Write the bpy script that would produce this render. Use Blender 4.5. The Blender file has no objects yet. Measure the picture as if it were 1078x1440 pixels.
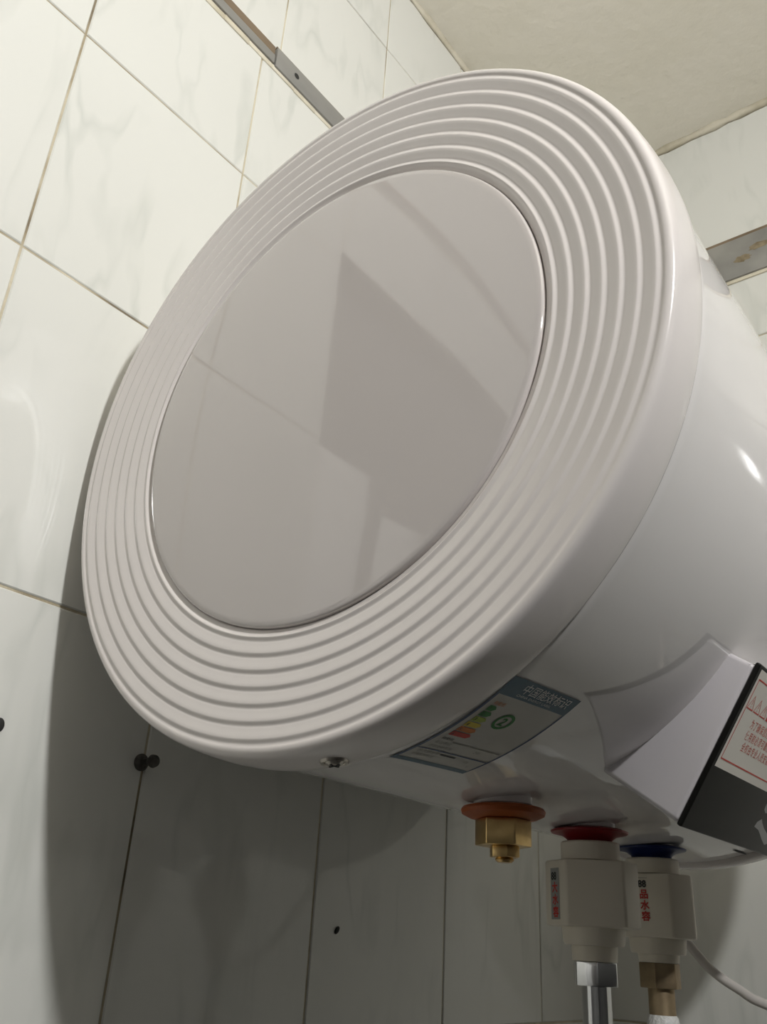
import bpy, bmesh, math, random
from mathutils import Vector, Matrix

random.seed(7)
SC = bpy.context.scene
COL = SC.collection
PI = math.pi

# ------------------------------------------------------------------ camera
CAM_F = 1245.338          # focal length in pixels of the 1078 x 1440 frame
cam_pos = Vector((0.343445, -0.341736, -0.325382))
rx = Vector((0.79152813, 0.60874906, 0.05392396))        # camera right
ry = Vector((-0.22772697, 0.37567875, -0.89833507))      # camera down
rz = Vector((-0.56711872, 0.69877755, 0.43598888))       # camera forward
cd = bpy.data.cameras.new('camera')
cam = bpy.data.objects.new('camera', cd)
COL.objects.link(cam)
cd.sensor_fit = 'VERTICAL'
cd.sensor_height = 36.0
cd.sensor_width = 36.0
cd.lens = CAM_F / 1440.0 * 36.0
cd.clip_start = 0.01
m = Matrix.Identity(4)
for i in range(3):
    m[i][0] = rx[i]; m[i][1] = -ry[i]; m[i][2] = -rz[i]; m[i][3] = cam_pos[i]
cam.matrix_world = m
SC.camera = cam

# ------------------------------------------------------------------ world, exposure
w = bpy.data.worlds.new('World'); SC.world = w
w.use_nodes = True
w.node_tree.nodes['Background'].inputs[0].default_value = (0.9, 0.95, 1.0, 1)
w.node_tree.nodes['Background'].inputs[1].default_value = 0.02
SC.view_settings.view_transform = 'Standard'
SC.view_settings.look = 'None'
SC.view_settings.exposure = 0.0
SC.view_settings.gamma = 1.0
SC.view_settings.use_curve_mapping = False

LAMP_POS = Vector((1.27, -0.40, 0.60))
LAMP_STRENGTH = 800.0

# ------------------------------------------------------------------ room dimensions
XL = -0.255      # face of the left wall tiles
XR = 1.36        # right wall
YF = -1.30       # front wall (behind the camera)
YB = 0.915       # face of the back wall tiles
ZF = -1.35       # floor
ZC = 1.071       # ceiling

# ------------------------------------------------------------------ materials
def mat(name, color, rough=0.5, metal=0.0, coat=0.0, ior=1.45, spec=None):
    M = bpy.data.materials.new(name); M.use_nodes = True
    b = M.node_tree.nodes['Principled BSDF']
    b.inputs['Base Color'].default_value = (*color, 1)
    b.inputs['Roughness'].default_value = rough
    b.inputs['Metallic'].default_value = metal
    b.inputs['Coat Weight'].default_value = coat
    b.inputs['Coat Roughness'].default_value = 0.03
    b.inputs['IOR'].default_value = ior
    if spec is not None:
        b.inputs['Specular IOR Level'].default_value = spec
    return M

def N(M, t, **kw):
    n = M.node_tree.nodes.new(t)
    for k, v in kw.items():
        if hasattr(n, k):
            setattr(n, k, v)
        else:
            n.inputs[k].default_value = v
    return n

def L(M, a, ao, b, bi):
    M.node_tree.links.new(a.outputs[ao], b.inputs[bi])

def ramp(M, stops):
    r = M.node_tree.nodes.new('ShaderNodeValToRGB')
    el = r.color_ramp.elements
    while len(el) < len(stops):
        el.new(0.5)
    for e, (p, c) in zip(el, stops):
        e.position = p; e.color = (*c, 1)
    return r

def noisy(M, stops, scale=8.0, detail=4.0, vec_scale=(1, 1, 1), rot=(0, 0, 0), bump=0.0, bump_scale=None, rough=None):
    """colour from an object-space noise through a ramp, optional fine bump"""
    b = M.node_tree.nodes['Principled BSDF']
    tc = N(M, 'ShaderNodeTexCoord')
    mp = N(M, 'ShaderNodeMapping')
    mp.inputs['Scale'].default_value = vec_scale
    mp.inputs['Rotation'].default_value = rot
    L(M, tc, 'Object', mp, 'Vector')
    nz = N(M, 'ShaderNodeTexNoise')
    nz.inputs['Scale'].default_value = scale
    nz.inputs['Detail'].default_value = detail
    L(M, mp, 'Vector', nz, 'Vector')
    r = ramp(M, stops)
    L(M, nz, 'Fac', r, 'Fac')
    L(M, r, 'Color', b, 'Base Color')
    if bump:
        n2 = N(M, 'ShaderNodeTexNoise')
        n2.inputs['Scale'].default_value = bump_scale or scale * 3
        n2.inputs['Detail'].default_value = 3
        L(M, tc, 'Object', n2, 'Vector')
        bp = N(M, 'ShaderNodeBump')
        bp.inputs['Strength'].default_value = bump
        bp.inputs['Distance'].default_value = 0.004
        L(M, n2, 'Fac', bp, 'Height')
        L(M, bp, 'Normal', b, 'Normal')
    return M

def tile_material(name, axis):
    """glossy white ceramic with faint slanting grey-green veins"""
    M = mat(name, (0.80, 0.80, 0.76), ior=1.6, rough=0.08 if axis == 'x' else 0.05)
    b = M.node_tree.nodes['Principled BSDF']
    tc = N(M, 'ShaderNodeTexCoord')
    oi = N(M, 'ShaderNodeObjectInfo')
    off = N(M, 'ShaderNodeVectorMath', operation='SCALE')
    off.inputs[0].default_value = (3.1, 7.3, 5.7)
    L(M, oi, 'Random', off, 'Scale')
    add = N(M, 'ShaderNodeVectorMath', operation='ADD')
    L(M, tc, 'Object', add, 0)
    L(M, off, 'Vector', add, 1)
    mp = N(M, 'ShaderNodeMapping')
    if axis == 'x':
        mp.inputs['Rotation'].default_value = (math.radians(-22), 0, 0)
        mp.inputs['Scale'].default_value = (1, 9.0, 2.6)
    else:
        mp.inputs['Rotation'].default_value = (0, math.radians(22), 0)
        mp.inputs['Scale'].default_value = (9.0, 1, 2.6)
    L(M, add, 'Vector', mp, 'Vector')
    nz = N(M, 'ShaderNodeTexNoise')
    nz.inputs['Scale'].default_value = 1.5
    nz.inputs['Detail'].default_value = 3.0
    nz.inputs['Distortion'].default_value = 0.3
    L(M, mp, 'Vector', nz, 'Vector')
    veins = ramp(M, [(0.0, (0, 0, 0)), (0.45, (0.10, 0.10, 0.10)), (0.50, (1, 1, 1)), (0.545, (0.05, 0.05, 0.05)), (1.0, (0, 0, 0))])
    L(M, nz, 'Fac', veins, 'Fac')
    # patches where the veins show
    n2 = N(M, 'ShaderNodeTexNoise')
    n2.inputs['Scale'].default_value = 7.0
    n2.inputs['Detail'].default_value = 2.0
    L(M, add, 'Vector', n2, 'Vector')
    pm = ramp(M, [(0.42, (0, 0, 0)), (0.66, (1, 1, 1))])
    L(M, n2, 'Fac', pm, 'Fac')
    mul = N(M, 'ShaderNodeMath', operation='MULTIPLY')
    L(M, veins, 'Color', mul, 0)
    L(M, pm, 'Color', mul, 1)
    mx = N(M, 'ShaderNodeMixRGB')
    mx.inputs['Color1'].default_value = (0.80, 0.80, 0.755, 1)
    mx.inputs['Color2'].default_value = (0.69, 0.70, 0.655, 1)
    L(M, mul, 'Value', mx, 'Fac')
    L(M, mx, 'Color', b, 'Base Color')
    # glaze ripple
    n3 = N(M, 'ShaderNodeTexNoise')
    n3.inputs['Scale'].default_value = 22.0
    n3.inputs['Detail'].default_value = 1.0
    L(M, tc, 'Object', n3, 'Vector')
    bp = N(M, 'ShaderNodeBump')
    bp.inputs['Strength'].default_value = 0.05 if axis == 'x' else 0.004
    bp.inputs['Distance'].default_value = 0.003
    L(M, n3, 'Fac', bp, 'Height')
    L(M, bp, 'Normal', b, 'Normal')
    return M

M_tile_x = tile_material('glazed_tile_left', 'x')
M_tile_y = tile_material('glazed_tile_back', 'y')
M_grout = noisy(mat('grout', (0.6, 0.55, 0.42), rough=0.9),
                [(0.30, (0.10, 0.08, 0.055)), (0.42, (0.36, 0.30, 0.20)), (0.58, (0.66, 0.60, 0.46))], scale=9, detail=6, bump=0.4, bump_scale=200)
M_ceiling = noisy(mat('ceiling_plaster', (0.6, 0.56, 0.46), rough=0.9),
                  [(0.28, (0.74, 0.685, 0.56)), (0.42, (0.89, 0.84, 0.72)), (0.72, (0.92, 0.87, 0.76))], scale=6, detail=7, bump=0.5, bump_scale=45)
M_caulk = noisy(mat('caulk', (0.75, 0.69, 0.55), rough=0.6),
                [(0.3, (0.58, 0.52, 0.38)), (0.55, (0.78, 0.72, 0.58))], scale=18, detail=4, bump=0.5, bump_scale=60)
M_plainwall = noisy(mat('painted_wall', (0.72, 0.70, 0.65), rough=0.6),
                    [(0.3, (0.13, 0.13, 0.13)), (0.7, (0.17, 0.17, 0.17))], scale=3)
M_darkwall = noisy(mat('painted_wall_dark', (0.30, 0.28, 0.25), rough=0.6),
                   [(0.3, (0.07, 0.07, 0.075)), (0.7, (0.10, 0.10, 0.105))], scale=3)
M_floor = noisy(mat('floor_tile', (0.14, 0.12, 0.10), rough=0.4),
                [(0.3, (0.03, 0.03, 0.03)), (0.7, (0.05, 0.05, 0.05))], scale=5)
M_strip = noisy(mat('grey_strip', (0.33, 0.32, 0.30), rough=0.45, metal=0.25),
                [(0.3, (0.27, 0.265, 0.25)), (0.7, (0.40, 0.39, 0.365))], scale=14, vec_scale=(1, 0.3, 1))
M_brown = noisy(mat('brown_strip', (0.22, 0.16, 0.10), rough=0.7),
                [(0.3, (0.16, 0.115, 0.07)), (0.7, (0.28, 0.21, 0.14))], scale=20, vec_scale=(1, 0.2, 1))
M_rust = noisy(mat('stain', (0.3, 0.24, 0.15), rough=0.9), [(0.3, (0.17, 0.13, 0.075)), (0.7, (0.36, 0.30, 0.20))], scale=90)
M_shell = mat('tank_white_enamel', (0.87, 0.84, 0.825), rough=0.03, ior=1.6)
M_capw = mat('cap_white_plastic', (0.84, 0.79, 0.765), rough=0.22, coat=0.2)
M_disc = mat('disc_glossy_plastic', (0.655, 0.61, 0.59), rough=0.06, coat=0.5, ior=1.5)
M_box = mat('control_box_plastic', (0.64, 0.61, 0.63), rough=0.22, coat=0.2)
M_black = mat('black_panel', (0.010, 0.010, 0.009), rough=0.3, spec=0.2)
M_screw = noisy(mat('steel', (0.5, 0.47, 0.42), rough=0.35, metal=1.0), [(0.3, (0.35, 0.32, 0.28)), (0.7, (0.6, 0.57, 0.52))], scale=200)
M_dark = noisy(mat('dark_iron', (0.05, 0.05, 0.045), rough=0.6, metal=0.5), [(0.3, (0.06, 0.058, 0.052)), (0.7, (0.16, 0.15, 0.135))], scale=150)
M_brass = noisy(mat('brass', (0.72, 0.50, 0.22), rough=0.28, metal=1.0), [(0.3, (0.60, 0.40, 0.17)), (0.7, (0.82, 0.60, 0.28))], scale=60)
M_brass_dull = noisy(mat('dull_brass', (0.36, 0.27, 0.16), rough=0.5, metal=0.8), [(0.3, (0.28, 0.21, 0.13)), (0.7, (0.44, 0.34, 0.21))], scale=60)
M_chrome = mat('chrome', (0.75, 0.76, 0.77), rough=0.12, metal=1.0)
M_orange = mat('orange_rubber', (0.40, 0.095, 0.02), rough=0.5)
M_red = mat('red_rubber', (0.24, 0.010, 0.012), rough=0.4)
M_blue = mat('blue_rubber', (0.006, 0.020, 0.11), rough=0.4)
M_valve = mat('cream_plastic', (0.80, 0.74, 0.62), rough=0.4)
M_tape = noisy(mat('thread_tape', (0.85, 0.85, 0.82), rough=0.6), [(0.3, (0.70, 0.70, 0.66)), (0.7, (0.9, 0.9, 0.88))], scale=120, bump=0.6, bump_scale=300)
M_cable = mat('cable_white', (0.66, 0.62, 0.58), rough=0.45)
M_paper = mat('label_paper', (0.78, 0.745, 0.67), rough=0.5)
M_lpaper = mat('energy_paper', (0.52, 0.50, 0.46), rough=0.35)
M_lblue = mat('label_blue', (0.014, 0.085, 0.145), rough=0.3)
M_navy = mat('label_navy', (0.012, 0.05, 0.15), rough=0.35)
M_ink = mat('ink_black', (0.03, 0.03, 0.028), rough=0.5)
M_grayink = mat('ink_grey', (0.30, 0.29, 0.26), rough=0.5)
M_redink = mat('ink_red', (0.58, 0.05, 0.035), rough=0.5)
M_redink2 = mat('ink_red_thin', (0.62, 0.17, 0.13), rough=0.5)
M_green = mat('ink_green', (0.03, 0.22, 0.04), rough=0.5)
M_lgreen = mat('ink_light_green', (0.36, 0.46, 0.06), rough=0.5)
M_yellow = mat('ink_yellow', (0.70, 0.55, 0.04), rough=0.5)
M_orangeink = mat('ink_orange', (0.65, 0.20, 0.03), rough=0.5)
M_whiteink = mat('ink_white', (0.75, 0.76, 0.76), rough=0.5)
M_silver = mat('silver_print', (0.30, 0.30, 0.30), rough=0.4, metal=0.3)
M_sticker = mat('grey_sticker', (0.34, 0.34, 0.32), rough=0.4)
M_slot = mat('slot_dark', (0.03, 0.03, 0.028), rough=0.7)
M_frame = mat('door_frame_grey', (0.16, 0.15, 0.14), rough=0.5)
M_pane = mat('door_pane_white', (0.90, 0.90, 0.88), rough=0.4)
M_glow = bpy.data.materials.new('lamp_globe'); M_glow.use_nodes = True
_nt = M_glow.node_tree
_em = _nt.nodes.new('ShaderNodeEmission')
_em.inputs['Color'].default_value = (0.96, 0.96, 0.95, 1)
_em.inputs['Strength'].default_value = LAMP_STRENGTH
_nt.links.new(_em.outputs[0], _nt.nodes['Material Output'].inputs['Surface'])

# ------------------------------------------------------------------ mesh helpers
def link(name, me, mats, parent=None, smooth=False):
    o = bpy.data.objects.new(name, me)
    COL.objects.link(o)
    if not isinstance(mats, (list, tuple)):
        mats = [mats]
    for x in mats:
        me.materials.append(x)
    if smooth:
        for p in me.polygons:
            p.use_smooth = True
    if parent:
        o.parent = parent
        o.matrix_parent_inverse = parent.matrix_world.inverted()
    return o

def from_bm(name, bm, mats, parent=None, smooth=False, angle=None):
    me = bpy.data.meshes.new(name)
    bm.normal_update()
    if angle is not None:
        for e in bm.edges:
            if len(e.link_faces) == 2 and e.calc_face_angle(0) > math.radians(angle):
                e.smooth = False
        smooth = True
    bm.to_mesh(me); bm.free()
    return link(name, me, mats, parent, smooth)

def empty(name, loc, label, cat, group=None):
    o = bpy.data.objects.new(name, None)
    COL.objects.link(o)
    o.empty_display_size = 0.05
    o.location = loc
    o['label'] = label; o['category'] = cat
    if group:
        o['group'] = group
    bpy.context.view_layer.update()
    return o

def tag(o, label, cat):
    o['label'] = label; o['category'] = cat
    return o

def structure(o):
    o['kind'] = 'structure'
    return o

def box_bm(bm, x0, x1, y0, y1, z0, z1, bevel=0.0, seg=2, mi=0):
    r = bmesh.ops.create_cube(bm, size=1.0)
    vs = r['verts']
    for v in vs:
        v.co = Vector(((x0 + x1) / 2 + v.co.x * (x1 - x0), (y0 + y1) / 2 + v.co.y * (y1 - y0), (z0 + z1) / 2 + v.co.z * (z1 - z0)))
    if bevel:
        es = list({e for v in vs for e in v.link_edges})
        bmesh.ops.bevel(bm, geom=es, offset=bevel, segments=seg, profile=0.5, affect='EDGES')
    return bm

def box(name, x0, x1, y0, y1, z0, z1, m_, parent=None, bevel=0.0, seg=2):
    bm = bmesh.new()
    box_bm(bm, x0, x1, y0, y1, z0, z1, bevel, seg)
    return from_bm(name, bm, m_, parent, angle=35 if bevel else None)

def lathe(name, prof, m_, parent=None, axis='z', center=(0, 0, 0), n=64, angle=40, close=False):
    """prof: list of (radius, height along axis)"""
    bm = bmesh.new()
    rings = []
    for r, h in prof:
        if r < 1e-6:
            p = (center[0], center[1] + h, center[2]) if axis == 'y' else (center[0], center[1], center[2] + h)
            rings.append([bm.verts.new(p)])
            continue
        ring = []
        for i in range(n):
            a = 2 * PI * i / n
            if axis == 'y':
                p = (center[0] + r * math.cos(a), center[1] + h, center[2] + r * math.sin(a))
            else:
                p = (center[0] + r * math.cos(a), center[1] + r * math.sin(a), center[2] + h)
            ring.append(bm.verts.new(p))
        rings.append(ring)
    for A, B in zip(rings, rings[1:]):
        for i in range(n):
            j = (i + 1) % n
            if len(A) == 1 and len(B) == 1:
                continue
            if len(A) == 1:
                bm.faces.new((A[0], B[i], B[j]))
            elif len(B) == 1:
                bm.faces.new((A[i], B[0], A[j]))
            else:
                bm.faces.new((A[i], B[i], B[j], A[j]))
    bmesh.ops.recalc_face_normals(bm, faces=bm.faces)
    return from_bm(name, bm, m_, parent, angle=angle)

def prism_bm(bm, pts, z0, z1, bevel=0.0, seg=2):
    """vertical prism from a list of (x, y)"""
    lo = [bm.verts.new((x, y, z0)) for x, y in pts]
    hi = [bm.verts.new((x, y, z1)) for x, y in pts]
    n = len(pts)
    fs = [bm.faces.new(lo[::-1]), bm.faces.new(hi)]
    for i in range(n):
        j = (i + 1) % n
        fs.append(bm.faces.new((lo[i], lo[j], hi[j], hi[i])))
    bmesh.ops.recalc_face_normals(bm, faces=fs)
    if bevel:
        es = list({e for f in fs for e in f.edges})
        bmesh.ops.bevel(bm, geom=es, offset=bevel, segments=seg, profile=0.5, affect='EDGES')

def prism(name, pts, z0, z1, m_, parent=None, bevel=0.0):
    bm = bmesh.new()
    prism_bm(bm, pts, z0, z1, bevel)
    return from_bm(name, bm, m_, parent, angle=35)

def hexpts(cx, cy, r, rot):
    return [(cx + r * math.cos(rot + i * PI / 3), cy + r * math.sin(rot + i * PI / 3)) for i in range(6)]

def tube(name, pts, rad, m_, parent=None, n=14, cap=True):
    """smooth tube through points (Catmull-Rom)"""
    P = [Vector(p) for p in pts]
    path = []
    for i in range(len(P) - 1):
        p0 = P[max(i - 1, 0)]; p1 = P[i]; p2 = P[i + 1]; p3 = P[min(i + 2, len(P) - 1)]
        for k in range(8):
            t = k / 8
            path.append(0.5 * ((2 * p1) + (p2 - p0) * t + (2 * p0 - 5 * p1 + 4 * p2 - p3) * t * t + (3 * p1 - p0 - 3 * p2 + p3) * t ** 3))
    path.append(P[-1])
    bm = bmesh.new()
    up = Vector((0.3, 0.2, 1)).normalized()
    rings = []
    for i, p in enumerate(path):
        d = (path[min(i + 1, len(path) - 1)] - path[max(i - 1, 0)]).normalized()
        a = d.cross(up).normalized(); b = d.cross(a).normalized()
        rings.append([bm.verts.new(p + rad * (math.cos(2 * PI * k / n) * a + math.sin(2 * PI * k / n) * b)) for k in range(n)])
    for A, B in zip(rings, rings[1:]):
        for k in range(n):
            j = (k + 1) % n
            bm.faces.new((A[k], A[j], B[j], B[k]))
    if cap:
        bm.faces.new(rings[0][::-1]); bm.faces.new(rings[-1])
    bmesh.ops.recalc_face_normals(bm, faces=bm.faces)
    return from_bm(name, bm, m_, parent, angle=50)

# ------------------------------------------------------------------ flat print (labels)
class Print:
    """collects flat shapes in label coordinates, then lays them on a surface"""
    def __init__(self):
        self.bm = bmesh.new(); self.mats = []
    def mi(self, m_):
        if m_ not in self.mats:
            self.mats.append(m_)
        return self.mats.index(m_)
    def rect(self, x0, y0, x1, y1, m_, lay=0, nx=1, ny=1):
        k = self.mi(m_)
        g = [[self.bm.verts.new((x0 + (x1 - x0) * i / nx, y0 + (y1 - y0) * j / ny, lay)) for i in range(nx + 1)] for j in range(ny + 1)]
        for j in range(ny):
            for i in range(nx):
                f = self.bm.faces.new((g[j][i], g[j][i + 1], g[j + 1][i + 1], g[j + 1][i]))
                f.material_index = k
    def poly(self, pts, m_, lay=1):
        f = self.bm.faces.new([self.bm.verts.new((x, y, lay)) for x, y in pts])
        f.material_index = self.mi(m_)
    def frame(self, x0, y0, x1, y1, t, m_, lay=1, nx=1, ny=1):
        self.rect(x0, y0, x1, y0 + t, m_, lay, nx, 1); self.rect(x0, y1 - t, x1, y1, m_, lay, nx, 1)
        self.rect(x0, y0 + t, x0 + t, y1 - t, m_, lay, 1, ny); self.rect(x1 - t, y0 + t, x1, y1 - t, m_, lay, 1, ny)
    def text(self, s, x, y, size, m_, lay=2, sx=1.0, bold=0.0, spacing=1.0):
        """y grows downwards; (x, y) is the left end of the baseline"""
        cu = bpy.data.curves.new('t', 'FONT')
        cu.body = s; cu.size = size; cu.fill_mode = 'FRONT'
        cu.space_character = spacing
        cu.offset = bold
        cu.resolution_u = 2
        ob = bpy.data.objects.new('t', cu)
        COL.objects.link(ob)
        dg = bpy.context.evaluated_depsgraph_get()
        me = bpy.data.meshes.new_from_object(ob.evaluated_get(dg))
        k = self.mi(m_)
        vs = [self.bm.verts.new((x + v.co.x * sx, y - v.co.y, lay)) for v in me.vertices]
        for p in me.polygons:
            try:
                f = self.bm.faces.new([vs[i] for i in p.vertices]); f.material_index = k
            except ValueError:
                pass
        bpy.data.objects.remove(ob); bpy.data.curves.remove(cu); bpy.data.meshes.remove(me)
    def build(self, name, fn, parent, outward):
        for v in self.bm.verts:
            v.co = Vector(fn(v.co.x, v.co.y, v.co.z))
        self.bm.normal_update()
        for f in self.bm.faces:
            if f.normal.dot(Vector(outward(f.calc_center_median()))) < 0:
                f.normal_flip()
        return from_bm(name, self.bm, self.mats, parent)

# ------------------------------------------------------------------ the setting
TH = 0.10
GR = 0.0013        # the joints lie this much behind the tile faces
TB = 0.010         # tile thickness

def tile_x(y0, y1, z0, z1, parent):
    """one tile on the left wall: chamfered front edges, 5 faces"""
    g = 0.0011; c = 0.0010
    j = [random.uniform(-0.0002, 0.0002) for _ in range(4)]
    y0 += g; y1 -= g; z0 += g; z1 -= g
    X0 = XL - TB; X1 = XL
    bm = bmesh.new()
    b = [bm.verts.new(p) for p in ((X0, y0, z0), (X0, y1, z0), (X0, y1, z1), (X0, y0, z1))]
    mid = [bm.verts.new(p) for p in ((X1 - c, y0, z0), (X1 - c, y1, z0), (X1 - c, y1, z1), (X1 - c, y0, z1))]
    f = [bm.verts.new((X1 + dj, p[0], p[1])) for dj, p in zip(j, ((y0 + c, z0 + c), (y1 - c, z0 + c), (y1 - c, z1 - c), (y0 + c, z1 - c)))]
    bm.faces.new(f)
    for k in range(4):
        n = (k + 1) % 4
        bm.faces.new((b[k], b[n], mid[n], mid[k])); bm.faces.new((mid[k], mid[n], f[n], f[k]))
    return from_bm('tile', bm, M_tile_x, parent)

def tile_y(x0, x1, z0, z1, parent):
    g = 0.0011; c = 0.0010
    x0 += g; x1 -= g; z0 += g; z1 -= g
    Y0 = YB + TB; Y1 = YB
    bm = bmesh.new()
    b = [bm.verts.new(p) for p in ((x1, Y0, z0), (x0, Y0, z0), (x0, Y0, z1), (x1, Y0, z1))]
    mid = [bm.verts.new(p) for p in ((x1, Y1 + c, z0), (x0, Y1 + c, z0), (x0, Y1 + c, z1), (x1, Y1 + c, z1))]
    f = [bm.verts.new(p) for p in ((x1 - c, Y1, z0 + c), (x0 + c, Y1, z0 + c), (x0 + c, Y1, z1 - c), (x1 - c, Y1, z1 - c))]
    bm.faces.new(f)
    for k in range(4):
        n = (k + 1) % 4
        bm.faces.new((b[k], b[n], mid[n], mid[k])); bm.faces.new((mid[k], mid[n], f[n], f[k]))
    return from_bm('tile', bm, M_tile_y, parent)

DY, DZ = -0.27, 0.455        # doorway in the left wall, in front of the tiles seen
bm = bmesh.new()
box_bm(bm, XL - TH, XL - GR, DY, YB + TH, ZF, ZC)
box_bm(bm, XL - TH, XL - GR, YF, DY, DZ, ZC)
wall_left = structure(from_bm('wall_left', bm, M_grout))
cols = [DY, -0.0956, 0.112, 0.328, 0.544, 0.76, YB]
rows = [ZF, -1.210, -0.936, -0.662, -0.404, -0.107, 0.1736, 0.4359, 0.6326]
for a, b in zip(cols, cols[1:]):
    for c, d in zip(rows, rows[1:]):
        tile_x(a, b, c, d, wall_left)
ucols = [YF, -1.262, -1.062, -0.862, -0.662, -0.462, -0.262, -0.062, 0.138, 0.338, 0.538, 0.738, YB]
urows = [0.6632, 0.8943, ZC]
for a, b in zip(ucols, ucols[1:]):
    for c, d in zip(urows, urows[1:]):
        tile_x(a, b, c, d, wall_left)
lcols = [YF, -1.12, -0.91, -0.70, -0.49, DY]
for a, b in zip(lcols, lcols[1:]):
    tile_x(a, b, DZ, 0.6326, wall_left)

wall_back = structure(box('wall_back', XL - TH, XR + TH, YB + GR, YB + TH, ZF, ZC, M_grout))
bcols = [XL, 0.0, 0.23, 0.46, 0.69, 0.92, 1.15, XR]
btop = [XL, -0.06, 0.17, 0.40, 0.63, 0.86, 1.09, XR]
brows = [ZF, -1.21, -0.936, -0.662, -0.402, -0.150, 0.095, 0.340, 0.584, 0.706]
for a, b in zip(bcols, bcols[1:]):
    for c, d in zip(brows, brows[1:]):
        tile_y(a, b, c, d, wall_back)
for a, b in zip(btop, btop[1:]):
    tile_y(a, b, 0.793, ZC, wall_back)
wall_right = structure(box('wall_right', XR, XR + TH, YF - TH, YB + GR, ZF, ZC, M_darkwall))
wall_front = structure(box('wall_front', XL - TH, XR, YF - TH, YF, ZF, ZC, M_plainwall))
ceiling = structure(box('ceiling', XL - TH, XR + TH, YF - TH, YB + TH, ZC, ZC + 0.08, M_ceiling))
floor = structure(box('floor', XL - 0.6, XR + TH, YF - TH, YB + TH, ZF - 0.08, ZF, M_floor))

# door in the left wall, seen only mirrored in the disc of the heater
door = structure(box('door_1', XL - 0.075, XL - 0.045, YF + 0.001, DY - 0.001, ZF, DZ - 0.001, M_frame))
for (ya, yb_, zt) in ((-0.410, -0.312, 0.20), (-0.56, -0.447, 0.155), (-0.72, -0.60, 0.155)):
    box('door_pane', XL - 0.046, XL - 0.040, ya, yb_, -0.9, zt, M_pane, door, bevel=0.002)
box('door_jamb', XL - 0.045, XL - 0.012, DY - 0.022, DY - 0.001, ZF, 0.14, M_pane, door, bevel=0.002)

# cove of caulk where tiles meet the ceiling
def cove(name, pts_fn, n, a0, a1, r):
    bm = bmesh.new()
    prev = None
    for i in range(n + 1):
        t = a0 + (a1 - a0) * i / n
        s = r * (0.8 + 0.45 * random.random())
        k = [bm.verts.new(p) for p in pts_fn(t, s)]
        if prev:
            for q in range(4):
                bm.faces.new((prev[q], prev[(q + 1) % 4], k[(q + 1) % 4], k[q]))
        else:
            bm.faces.new(k)
        prev = k
    bm.faces.new(prev[::-1])
    bmesh.ops.recalc_face_normals(bm, faces=bm.faces)
    return structure(from_bm(name, bm, M_caulk, smooth=True))
cove('trim_1', lambda t, s: ((XL, t, ZC), (XL + s, t, ZC), (XL + 0.38 * s, t, ZC - 0.38 * s), (XL, t, ZC - s)), 60, YF, YB, 0.0075)
cove('trim_2', lambda t, s: ((t, YB, ZC), (t, YB - s, ZC), (t, YB - 0.38 * s, ZC - 0.38 * s), (t, YB, ZC - s)), 70, XL + 0.02, XR, 0.010)

# grey strip let into the left wall
t3 = structure(box('trim_3', XL - 0.004, XL + 0.0035, YF, 0.128, 0.6335, 0.6480, M_strip, bevel=0.0012))
t3b = box('lip', XL - 0.004, XL + 0.0015, YF, 0.128, 0.6485, 0.6640, M_brown, t3, bevel=0.0008)
bm = bmesh.new()
box_bm(bm, XL - 0.004, XL + 0.0045, 0.1295, YB, 0.6305, 0.6635, 0.0014)
t4 = structure(from_bm('trim_4', bm, M_strip, angle=35))
lathe('fixing_hole', [(0.0, 0.0), (0.0042, 0.0)], M_slot, t4, axis='y', n=16)
hole = t4.children[0]
hole.rotation_euler = (0, 0, PI / 2); hole.location = (XL + 0.0048, 0.165, 0.648)
box('brown_edge', XL - 0.003, XL + 0.002, 0.1295, YB, 0.6637, 0.6668, M_brown, t4)
# cream caulk line under the strip
bm = bmesh.new()
for i in range(46):
    y0 = -0.9 + i * 0.0395
    if y0 > YB - 0.05:
        break
    h = random.uniform(0.004, 0.0085)
    box_bm(bm, XL - 0.002, XL + 0.0012 + random.uniform(0, 0.0008), y0, y0 + 0.0397, 0.6318 - h, 0.6328, 0.0006, 1)
structure(from_bm('trim_5', bm, M_caulk, angle=35))
# grey strip on the back wall with a brown stain
t6 = structure(box('trim_6', XL + 0.006, XR, YB - 0.006, YB + 0.004, 0.7085, 0.7890, M_strip, bevel=0.002))
box('lip', XL + 0.006, XR, YB - 0.004, YB + 0.003, 0.7895, 0.7950, M_brown, t6)
box('caulk', XL + 0.006, XR, YB - 0.003, YB + 0.003, 0.7015, 0.7083, M_caulk, t6, bevel=0.001)
def blot(cx, cz, rx_, rz_, name, parent, m_):
    bm = bmesh.new()
    n = 22
    c = bm.verts.new((cx, YB - 0.0066, cz))
    ring = []
    for i in range(n):
        a = 2 * PI * i / n; k = random.uniform(0.72, 1.1)
        ring.append(bm.verts.new((cx + rx_ * k * math.cos(a), YB - 0.0062, cz + rz_ * k * math.sin(a))))
    for i in range(n):
        bm.faces.new((c, ring[i], ring[(i + 1) % n]))
    bmesh.ops.recalc_face_normals(bm, faces=bm.faces)
    return from_bm(name, bm, m_, parent)
blot(0.072, 0.742, 0.016, 0.0075, 'stain', t6, M_rust)
blot(0.103, 0.757, 0.022, 0.007, 'stain', t6, M_rust)

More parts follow.
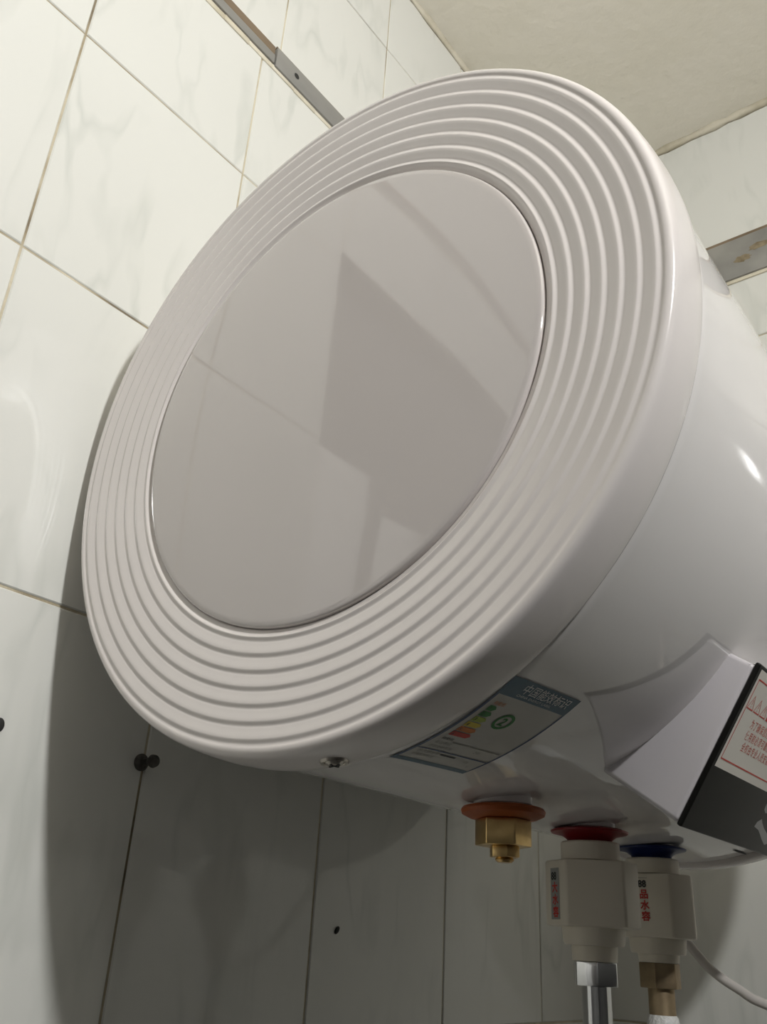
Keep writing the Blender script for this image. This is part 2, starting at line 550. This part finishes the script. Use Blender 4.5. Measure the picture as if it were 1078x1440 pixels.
# ------------------------------------------------------------------ lamp on the right wall
lamp = empty('wall_lamp', (XR, LAMP_POS.y, LAMP_POS.z - 0.05), 'small round white spot lamp on the right wall opposite the heater', 'lamp')
LAMP_DIR = Vector((-0.99, -0.06, 0.12)).normalized()
lm = Matrix.Translation(LAMP_POS) @ LAMP_DIR.to_track_quat('Z', 'Y').to_matrix().to_4x4()
for nm, pr, mt in (('diffuser', [(0.0, 0.024), (0.014, 0.0232), (0.027, 0.0204), (0.038, 0.0158), (0.047, 0.0090), (0.051, 0.0)], M_glow),
                   ('housing', [(0.0515, -0.001), (0.0525, 0.003), (0.0560, 0.003), (0.0570, -0.004), (0.052, -0.026), (0.020, -0.034), (0.0, -0.034)], M_valve)):
    o = lathe(nm, pr, mt, lamp, n=48)
    o.matrix_world = lm
tube('bracket', [LAMP_POS - LAMP_DIR * 0.033, LAMP_POS - LAMP_DIR * 0.045, (XR - 0.02, LAMP_POS.y, LAMP_POS.z - 0.035), (XR + 0.001, LAMP_POS.y, LAMP_POS.z - 0.04)], 0.007, M_valve, lamp)

# ------------------------------------------------------------------ the water heater
heater = empty('water_heater', (0, 0.3, -0.24), 'big round white electric water heater with ribbed end cap hung on the tiled wall', 'water heater')
Y_END = 0.632

def surf(r):
    """dished front of the cap: how far back the face lies at radius r"""
    return max(0.0, (0.2345 - r) / 0.067 * 0.0062)
grooves = [0.232 - 0.01 * k for k in range(7)]
# each ring laps over the next: a wall facing outwards, a small dip, then a face tilted to the middle
T_IN, T_BOT, T_DIP = -0.0021, 0.0011, 0.0025
O_IN, O_BOT, O_DIP = -0.00050, 0.00056, 0.00034
def ring_y(r):
    """lapped front of the cap as a function of the radius"""
    g = min(grooves, key=lambda q: abs(q + 0.0029 - r))
    t = r - g
    if t < T_IN:
        t += 0.01
    if t <= T_BOT:
        q = (t - T_IN) / (T_BOT - T_IN)
        o = O_IN + (O_BOT - O_IN) * (0.5 - 0.5 * math.cos(PI * q))
    elif t <= T_DIP:
        q = (t - T_BOT) / (T_DIP - T_BOT)
        o = O_BOT + (O_DIP - O_BOT) * q * q * (3 - 2 * q)
    else:
        q = (t - T_DIP) / (0.01 + T_IN - T_DIP)
        o = O_DIP + (O_IN - O_DIP) * q
    return surf(r) + o
prof = [(0.1636, 0.0150), (0.1652, 0.0084), (0.1662, 0.0078), (0.1676, 0.0076), (0.1688, 0.0066), (0.1696, 0.0059)]
for g in grooves[::-1]:
    ts = [T_IN + 0.0032 * k / 9 for k in range(10)] + [0.0014, 0.0018, 0.0022, 0.0026, 0.0044, 0.0062]
    for t in ts:
        if 0.1700 < g + t < 0.2344:
            prof.append((g + t, ring_y(g + t)))
prof += [(0.2346, 0.00015), (0.2358, -0.00005), (0.2372, 0.0001), (0.2386, 0.0008), (0.2396, 0.0020), (0.2403, 0.0038),
         (0.2410, 0.0080), (0.2418, 0.0160), (0.2422, 0.0250), (0.2420, 0.0312), (0.2413, 0.0333), (0.2393, 0.0337), (0.2340, 0.0337)]
cap = lathe('end_cap', prof, M_capw, heater, axis='y', n=288, angle=70)
disc = lathe('center_disc', [(0.0, 0.0046), (0.06, 0.0047), (0.12, 0.0050), (0.160, 0.00535), (0.1632, 0.0055), (0.1643, 0.0060), (0.1647, 0.0070), (0.1647, 0.0150), (0.0, 0.0150)],
             M_disc, heater, axis='y', n=192, angle=60)
disc['label'] = 'smooth glossy centre disc'

def RB(y):
    if y < 0.06:
        return 0.2394 - (y - 0.034) / 0.026 * 0.0009
    if y < 0.10:
        return 0.2385 - (y - 0.06) / 0.04 * 0.0005
    return 0.2380
shell_prof = [(0.2340, 0.0339), (0.2390, 0.0339), (0.2394, 0.0344)] + [(RB(y), y) for y in (0.045, 0.052, 0.06, 0.07, 0.08, 0.09, 0.10, 0.2, 0.3, 0.4, 0.5)] + [(0.2380, 0.594), (0.2340, 0.594)]
shell = lathe('tank_shell', shell_prof, M_shell, heater, axis='y', n=192, angle=50)
lathe('end_cap', [(0.2340, 0.5945), (0.2408, 0.5948), (0.2424, 0.5962), (0.2426, 0.62), (0.2415, Y_END - 0.004), (0.2390, Y_END), (0.235, Y_END + 0.001), (0.16, Y_END - 0.004), (0.0, Y_END - 0.004)],
      M_capw, heater, axis='y', n=192, angle=50)

# slot cut in the underside
def on_shell(phi, y, off):
    rr = RB(y) + off
    return (rr * math.cos(phi), y, rr * math.sin(phi))
bm = bmesh.new()
ph0 = math.atan2(-0.2300, 0.0605)
for dz in (0,):
    n = 10
    top, bot = [], []
    for i in range(n + 1):
        y = 0.5535 + 0.0385 * i / n
        hw = 0.0013 * math.sin(PI * (0.12 + 0.76 * i / n))
        top.append(bm.verts.new(on_shell(ph0 + hw / 0.238, y, 0.0006)))
        bot.append(bm.verts.new(on_shell(ph0 - hw / 0.238, y, 0.0006)))
    for i in range(n):
        bm.faces.new((top[i], top[i + 1], bot[i + 1], bot[i]))
bmesh.ops.recalc_face_normals(bm, faces=bm.faces)
from_bm('vent_slot', bm, M_slot, heater)

# screw at the lower edge of the shell
phs = math.radians(-84.0)
sc_c = Vector((0.2420 * math.cos(phs), 0.0215, 0.2420 * math.sin(phs)))
sn = Vector((math.cos(phs), 0, math.sin(phs)))
scr = lathe('screw', [(0.0, 0.0004), (0.0014, 0.0004), (0.0016, 0.0024), (0.0040, 0.0018), (0.0052, 0.0006), (0.0056, -0.0006)], M_screw, heater, n=24)
scr.matrix_world = Matrix.Translation(sc_c) @ sn.to_track_quat('Z', 'Y').to_matrix().to_4x4()
bm = bmesh.new()
box_bm(bm, -0.0034, 0.0034, -0.0006, 0.0006, 0.0017, 0.0026)
box_bm(bm, -0.0006, 0.0006, -0.0034, 0.0034, 0.0017, 0.0026)
cr = from_bm('cross_slot', bm, M_slot)
cr.parent = scr; cr.matrix_local = Matrix.Identity(4)
# plastic washer recess round the screw
wsh = lathe('washer', [(0.0056, 0.0), (0.0060, 0.0010), (0.0074, 0.0012), (0.0080, 0.0002), (0.0080, -0.001)], M_screw, None, n=28)
wsh.parent = scr; wsh.matrix_local = Matrix.Identity(4)

# energy label wrapped on the shell
EW, EH = 68.0, 96.0
def lab(x, y, lay):
    u, v = x / EW, y / EH
    mixl = lambda a, b, c, d: (a * (1 - u) + b * u) * (1 - v) + (c * (1 - u) + d * u) * v
    phi = math.radians(mixl(-57.85, -57.2, -79.3, -78.3))
    yy = mixl(0.0358, 0.1045, 0.0440, 0.1105)
    return on_shell(phi, yy, 0.0005 + 0.00012 * lay)
P = Print()
P.rect(0, 0, EW, EH, M_lpaper, 0, 10, 24)
P.rect(0, 0, EW, 14.5, M_lblue, 1, 10, 5)
P.rect(0, 91, EW, EH, M_lblue, 1, 10, 2)
P.rect(0, 14.5, 2.2, 91, M_navy, 1, 1, 20)
P.rect(EW - 1.6, 14.5, EW, 91, M_navy, 1, 1, 20)
P.text('中国能效标识', 15.5, 9.0, 8.4, M_whiteink, 2, sx=0.93, bold=0.08)
P.text('CHINA ENERGY LABEL', 15.5, 12.6, 2.7, M_whiteink, 2, sx=1.25)
# colour scale: short green arrow on top, long red arrow at the bottom
bar_m = [M_green, M_green, M_lgreen, M_yellow, M_orangeink, M_redink]
for i, bmx in enumerate(bar_m):
    y0 = 24.0 + i * 5.6
    ln = 5.0 + i * 2.0
    P.rect(6.5, y0, 6.5 + ln, y0 + 4.6, bmx, 2, 1, 2)
    P.poly([(6.5 + ln, y0), (6.5 + ln + 2.3, y0 + 2.3), (6.5 + ln, y0 + 4.6)], bmx, 2)
    P.text(str(i + 1), 7.5, y0 + 3.9, 4.2, M_ink, 3)
P.text('耗能低', 6.5, 22.6, 3.4, M_orangeink, 2)
P.text('耗能高', 6.5, 62.0, 3.4, M_ink, 2)
# grade badge
for k in range(20):
    a0, a1 = 2 * PI * k / 20, 2 * PI * (k + 1) / 20
    cx, cy, ra, rb = 30.5, 34.0, 7.4, 5.4
    P.poly([(cx + ra * math.cos(a0), cy + ra * math.sin(a0)), (cx + ra * math.cos(a1), cy + ra * math.sin(a1)),
            (cx + rb * math.cos(a1), cy + rb * math.sin(a1)), (cx + rb * math.cos(a0), cy + rb * math.sin(a0))], M_green, 2)
P.text('2', 27.6, 37.4, 10.0, M_green, 2, bold=0.25)
P.rect(19, 63.0, EW - 4, 64.0, M_grayink, 2, 5, 1)
P.text('能效等级', 6.5, 67.5, 3.6, M_grayink, 2)
P.text('24h', 44, 69.0, 4.0, M_grayink, 2)
P.text('固有能耗系数', 6.5, 72.5, 3.4, M_grayink, 2)
P.rect(2.2, 75.0, EW - 1.6, 76.2, M_navy, 2, 8, 1)
P.text('热水输出率', 6.0, 80.5, 3.8, M_grayink, 2)
P.rect(26, 78.4, 40, 80.0, M_ink, 2, 3, 1)
P.text('依据国家标准', 6.0, 85.2, 3.2, M_grayink, 2)
P.text('GB', 50, 82, 3.4, M_grayink, 2)
P.text('%', 58, 87, 3.4, M_grayink, 2)
el = P.build('energy_label', lab, heater, lambda c: (c.x, 0, c.z))
el['label'] = 'blue bordered energy grade sticker'

# control box on the lower front of the shell
YB0, YB1 = 0.205, 0.515
QT = Vector((0.1967, 0, -0.1620)); QB = Vector((0.1398, 0, -0.2522))
dv = (QB - QT).normalized()
nn = Vector((-dv.z, 0, dv.x))
if nn.x < 0:
    nn = -nn
sec = [(0.150, -0.150), (0.172, -0.1455), (QT.x - 0.004, QT.z + 0.0022), (QT.x, QT.z), (QB.x, QB.z), (0.092, -0.2180), (0.10, -0.19)]
bm = bmesh.new()
A = [bm.verts.new((x, YB0, z)) for x, z in sec]
B = [bm.verts.new((x, YB1, z)) for x, z in sec]
n = len(sec)
fs = [bm.faces.new(A), bm.faces.new(B[::-1])]
for i in range(n):
    fs.append(bm.faces.new((A[i], B[i], B[(i + 1) % n], A[(i + 1) % n])))
bmesh.ops.recalc_face_normals(bm, faces=fs)
bmesh.ops.bevel(bm, geom=list(bm.edges), offset=0.0034, segments=4, profile=0.5, affect='EDGES')
cbox = from_bm('control_box', bm, M_box, heater, angle=40)

# black panel: thin slab with rounded upper corner lying on the slanted face of the box
PV0, PV1 = -0.0015, 0.1075
def pan(y, v, off):
    p = QT + dv * v + nn * off
    return (p.x, y, p.z)
def slab(name, y0, y1, v0, v1, off0, off1, m_, parent, bev):
    bm = bmesh.new()
    c = [(y0, v0), (y1, v0), (y1, v1), (y0, v1)]
    a = [bm.verts.new(pan(y, v, off0)) for y, v in c]
    b = [bm.verts.new(pan(y, v, off1)) for y, v in c]
    fs = [bm.faces.new(a), bm.faces.new(b[::-1])]
    for i in range(4):
        fs.append(bm.faces.new((a[i], a[(i + 1) % 4], b[(i + 1) % 4], b[i])))
    bmesh.ops.recalc_face_normals(bm, faces=fs)
    if bev:
        bmesh.ops.bevel(bm, geom=list(bm.edges), offset=bev, segments=3, profile=0.5, affect='EDGES')
    return from_bm(name, bm, m_, parent, angle=35)
panel = slab('control_panel', YB0 - 0.0004, YB1 + 0.0004, PV0, PV1, -0.0005, 0.0030, M_black, cbox, 0.0013)
panel['label'] = 'glossy black panel'

# warning label on the panel: x along the heater (mm), y down the slope (mm)
P = Print()
LY0, LW, LH = 0.2088, 262.0, 66.0
P.rect(0, 0, LW, LH, M_paper, 0)
P.frame(3.0, 5.6, LW - 3, 60.4, 0.9, M_redink, 1)
for k in range(3):
    x0 = 4.6 + 12.0 * k
    yb_, yt = 25.2, 15.4
    P.poly([(x0, yb_), (x0 + 10.6, yb_), (x0 + 10.6, yb_ - 0.8), (x0, yb_ - 0.8)], M_redink, 1)
    P.poly([(x0, yb_ - 0.8), (x0 + 0.8, yb_ - 0.8), (x0 + 5.6, yt + 0.6), (x0 + 5.3, yt)], M_redink2, 1)
    P.poly([(x0 + 10.6, yb_ - 0.8), (x0 + 9.8, yb_ - 0.8), (x0 + 5.0, yt + 0.6), (x0 + 5.3, yt)], M_redink2, 1)
    P.rect(x0 + 4.9, 18.6, x0 + 5.7, 22.0, M_redink2, 1)
    P.rect(x0 + 4.9, 22.8, x0 + 5.7, 23.6, M_redink2, 1)
P.rect(41.5, 15.5, 112, 25.4, M_redink, 1)
P.text('警告 WARNING', 44, 23.6, 8.2, M_paper, 2)
for k, s in enumerate(('为了确保您的安全使用', '使用前必须可靠接地', '全权由专业人员安装')):
    P.text(s, 22.6 + 1.2 * k * (k == 2), 34.4 + 7.7 * k, 6.6, M_redink2, 1, sx=0.86, spacing=1.16, bold=0.04)
P.build('warning_label', lambda x, y, lay: pan(LY0 + x / 1000, 0.0012 + y / 1000 * 0.98, 0.0032 + 0.00012 * lay), cbox, lambda c: nn)['label'] = 'white sticker with red border and red writing'

# silver mark printed on the black panel
P = Print()
P.poly([(0.0, 13.6), (6.0, 10.6), (10.0, 13.0), (18.0, 16.0), (30.0, 19.0), (40, 25), (34, 27), (24, 24), (15, 20.6), (9.0, 18.6), (3.5, 18.0), (-1.5, 17.4)], M_silver, 0)
P.poly([(1.0, 0.0), (6.0, -4.0), (13.0, -6.0), (22, -3), (24, 2), (15, 5.0), (7.0, 6.0), (2.0, 4.0)], M_silver, 0)
P.build('panel_print', lambda x, y, lay: pan(0.3205 + x / 1000, 0.0735 + y / 1000, 0.00315), cbox, lambda c: nn)

# ------------------------------------------------------------------ drain fitting, valves
def disc_z(name, x, y, prof, m_, parent, n=48, angle=40):
    return lathe(name, prof, m_, parent, axis='z', center=(x, y, 0), n=n, angle=angle)

view_az = math.atan2(cam_pos.y - 0.38, cam_pos.x)     # towards the camera from the valves

dx, dy = 0.0, 0.2386
outlets = []
def nearer(x, y, k):
    return cam_pos.x + k * (x - cam_pos.x), cam_pos.y + k * (y - cam_pos.y)
def zk(z, k):
    return cam_pos.z + k * (z - cam_pos.z)
K_D, K_R, K_B = 0.9283, 0.9338, 0.9520
drain = empty('drain_plug', (*nearer(0.0, 0.2386, K_D), -0.2402), 'brass hexagonal drain plug under an orange washer below the heater', 'plug')
dx, dy = nearer(0.0, 0.2386, K_D)
sp = lambda prof: [(r * K_D, zk(z, K_D)) for r, z in prof]
disc_z('washer', dx, dy, sp([(0.012, -0.2330), (0.0240, -0.2330), (0.0290, -0.2342), (0.0304, -0.2362), (0.0296, -0.2388), (0.0245, -0.2412), (0.012, -0.2422), (0.012, -0.2330)]), M_orange, drain)
az = math.atan2(cam_pos.y - dy, cam_pos.x - dx)
prism('nut', hexpts(dx, dy, 0.0202 * K_D, az + math.radians(24)), zk(-0.2600, K_D), zk(-0.2422, K_D), M_brass, drain, bevel=0.0008)
prism('plug', hexpts(dx + 0.001, dy, 0.0112 * K_D, az + math.radians(10)), zk(-0.2674, K_D), zk(-0.2600, K_D), M_brass, drain, bevel=0.0007)
disc_z('plug_tip', dx + 0.001, dy, sp([(0.0, -0.2674), (0.006, -0.2674), (0.0068, -0.2692), (0.005, -0.2707), (0.0, -0.2707)]), M_brass, drain, n=20)

def valve(name, x, y, label, flange_m, rot, nut_m, pipe_m, zs, sticker, glyphs, tape, K):
    x, y = nearer(x, y, K)
    zs = {k: zk(z, K) for k, z in zs.items()}
    tape = tape and zk(tape, K)
    v = empty(name, (x, y, zs['flange']), label, 'valve')
    z = zs['flange']
    q = lambda prof: [(r * K, h) for r, h in prof]
    disc_z('flange', x, y, q([(0.0, z), (0.0270, z), (0.0318, z - 0.0016), (0.0312, z - 0.0030), (0.0225, z - 0.0050), (0.0186, z - 0.0076), (0.0174, zs['collar']), (0.0, zs['collar'])]),
           flange_m, v, angle=50)['label'] = ('red' if flange_m is M_red else 'blue') + ' rubber flange'
    disc_z('collar', x, y, q([(0.0, zs['collar'] - 0.0001), (0.0228, zs['collar'] - 0.0001), (0.0238, zs['collar'] - 0.0012), (0.0238, zs['body'] + 0.0006), (0.0, zs['body'] + 0.0006)]), M_valve, v)
    # six sided body, broad face towards the camera
    az = math.atan2(cam_pos.y - y, cam_pos.x - x) + rot
    fw = Vector((math.cos(az), math.sin(az), 0)); rt = Vector((-fw.y, fw.x, 0))
    raw = [(a * K, b * K) for a, b in ((-0.0372, 0.002), (-0.0190, 0.0275), (0.0262, 0.0275), (0.0372, 0.004), (0.0262, -0.0275), (-0.0190, -0.0275))]
    pts = [(x + rt.x * a + fw.x * b, y + rt.y * a + fw.y * b) for a, b in raw]
    prism('body', pts, zs['foot'], zs['body'], M_valve, v, bevel=0.0022)
    zf = zs['foot']
    disc_z('neck', x, y, q([(0.0, zf + 0.0005), (0.0250, zf + 0.0005), (0.0240, zf - 0.0095), (0.0232, zf - 0.0118), (0.0180, zf - 0.0121), (0.0172, zs['nut'] + 0.0002), (0.0, zs['nut'] + 0.0002)]), M_valve, v)
    prism('nut', hexpts(x, y, 0.0182 * K, az + math.radians(8)), zs['nutb'], zs['nut'], nut_m, v, bevel=0.0009)
    disc_z('pipe', x, y, q([(0.0, zs['nutb'] + 0.0003), (0.0113, zs['nutb'] + 0.0003), (0.0113, zs['end']), (0.0, zs['end'])]), pipe_m, v)
    if tape:
        disc_z('thread_tape', x, y, q([(0.0114, tape + 0.002), (0.0128, tape), (0.0142, tape - 0.006), (0.0138, tape - 0.014), (0.0142, tape - 0.03), (0.0114, tape - 0.034)]), M_tape, v, n=28)
    # sticker and print on the left facing side / front
    side = sticker['side']
    a, b = (raw[0], raw[1]) if side == 'left' else (raw[1], raw[2])
    pa = Vector((x + rt.x * a[0] + fw.x * a[1], y + rt.y * a[0] + fw.y * a[1], 0))
    pb = Vector((x + rt.x * b[0] + fw.x * b[1], y + rt.y * b[0] + fw.y * b[1], 0))
    ed = (pb - pa).normalized(); on = Vector((ed.y, -ed.x, 0))
    if on.dot(fw) < 0:
        on = -on
    u0 = sticker['u'] * K; z0 = zk(sticker['z'], K)
    P = Print()
    if sticker['paper']:
        P.rect(0, 0, 12.5, 38, M_sticker, 0)
    else:
        P.rect(2.0, 1.0, 10, 1.4, M_grayink, 0)
    P.text(glyphs[0], 1.2, 8.8, 8.0, M_ink, 1, sx=0.95, bold=0.3)
    for i, g in enumerate(glyphs[1:]):
        P.text(g, 2.0 + 0.4 * i, 17.6 + 9.0 * i, 8.2, M_redink, 1, bold=0.25)
    def fn(px, py, lay):
        q = pa + ed * (u0 + K * px / 1000.0) + on * (0.0003 + 0.00012 * lay)
        return (q.x, q.y, z0 - K * py / 1000.0)
    P.build('side_print', fn, v, lambda c: on)
    return v

valve('pipe_valve', 0.0, 0.378, 'cream plastic valve with red flange, chrome nut below it', M_red, math.radians(-2), M_chrome, M_chrome,
      dict(flange=-0.2322, collar=-0.2425, body=-0.2575, foot=-0.3065, nut=-0.3305, nutb=-0.3475, end=-0.62),
      dict(side='left', u=0.0095, z=-0.264, paper=True), ('88', '大', '水', '容'), None, K_R)
valve('pipe_valve', 0.0, 0.507, 'cream plastic valve with blue flange, brass nut and white thread tape', M_blue, math.radians(-22), M_brass_dull, M_brass_dull,
      dict(flange=-0.2322, collar=-0.2430, body=-0.2570, foot=-0.3095, nut=-0.3290, nutb=-0.3490, end=-0.62),
      dict(side='front', u=0.0145, z=-0.260, paper=False), ('88', '品', '水', '容'), -0.3715, K_B)
for x_, y_, k_, zt in ((0.0, 0.2386, K_D, zk(-0.2330, K_D)), (0.0, 0.378, K_R, zk(-0.2322, K_R)), (0.0, 0.507, K_B, zk(-0.2322, K_B))):
    ox, oy = nearer(x_, y_, k_)
    disc_z('outlet_boss', ox, oy, [(0.0, -0.225), (0.0200, -0.225), (0.0200, zt + 0.0012), (0.0188, zt + 0.0002), (0.0, zt + 0.0002)], M_shell, heater, n=32)

# ------------------------------------------------------------------ cable, wall bolt, holes
tag(tube('power_cable', [(-0.05, 0.560, -0.2425), (-0.044, 0.562, -0.262), (-0.022, 0.566, -0.290), (0.0010, 0.570, -0.3085), (0.0239, 0.570, -0.3325), (0.0479, 0.570, -0.3472), (0.0705, 0.570, -0.3572), (0.15, 0.59, -0.378), (0.30, 0.70, -0.40), (0.45, 0.85, -0.41), (0.50, YB - 0.002, -0.41)],
          0.0042, M_cable), 'white round cable hanging behind the blue flanged valve', 'cable')

bolt = empty('wall_bolt', (XL, 0.1137, -0.2081), 'dark bolt sticking out of the shaded wall tiles under the heater', 'bolt')
def along_x(o):
    o.matrix_world = Matrix.Translation((XL, 0.1085, -0.2075)) @ Matrix.Rotation(PI / 2, 4, 'Y')
along_x(lathe('collar', [(0.0, -0.001), (0.0066, -0.001), (0.0068, 0.0015), (0.0045, 0.0045), (0.0, 0.0045)], M_dark, bolt, n=24))
along_x(lathe('shank', [(0.0, 0.003), (0.0030, 0.003), (0.0030, 0.0135), (0.0, 0.0135)], M_dark, bolt, n=16))
along_x(lathe('head', [(0.0, 0.0130), (0.0042, 0.0130), (0.0052, 0.0150), (0.0046, 0.0178), (0.002, 0.019), (0.0, 0.019)], M_dark, bolt, n=24))

def speck(name, y, z, ry_, rz_, rot, label, cat):
    bm = bmesh.new()
    bmesh.ops.create_uvsphere(bm, u_segments=14, v_segments=8, radius=1.0)
    for v in bm.verts:
        a, b = v.co.y * ry_, v.co.z * rz_
        v.co = Vector((XL + 0.0006 + v.co.x * 0.0016, y + a * math.cos(rot) - b * math.sin(rot), z + a * math.sin(rot) + b * math.cos(rot)))
    return tag(from_bm(name, bm, M_slot, smooth=True), label, cat)
speck('wall_plug', 0.3630, -0.3179, 0.0042, 0.0024, math.radians(50), 'small black plug in the shaded tile below the heater', 'plug')
speck('wall_plug', -0.0165, -0.2035, 0.0040, 0.0050, 0, 'black plug in the bright tile at the far left', 'plug')
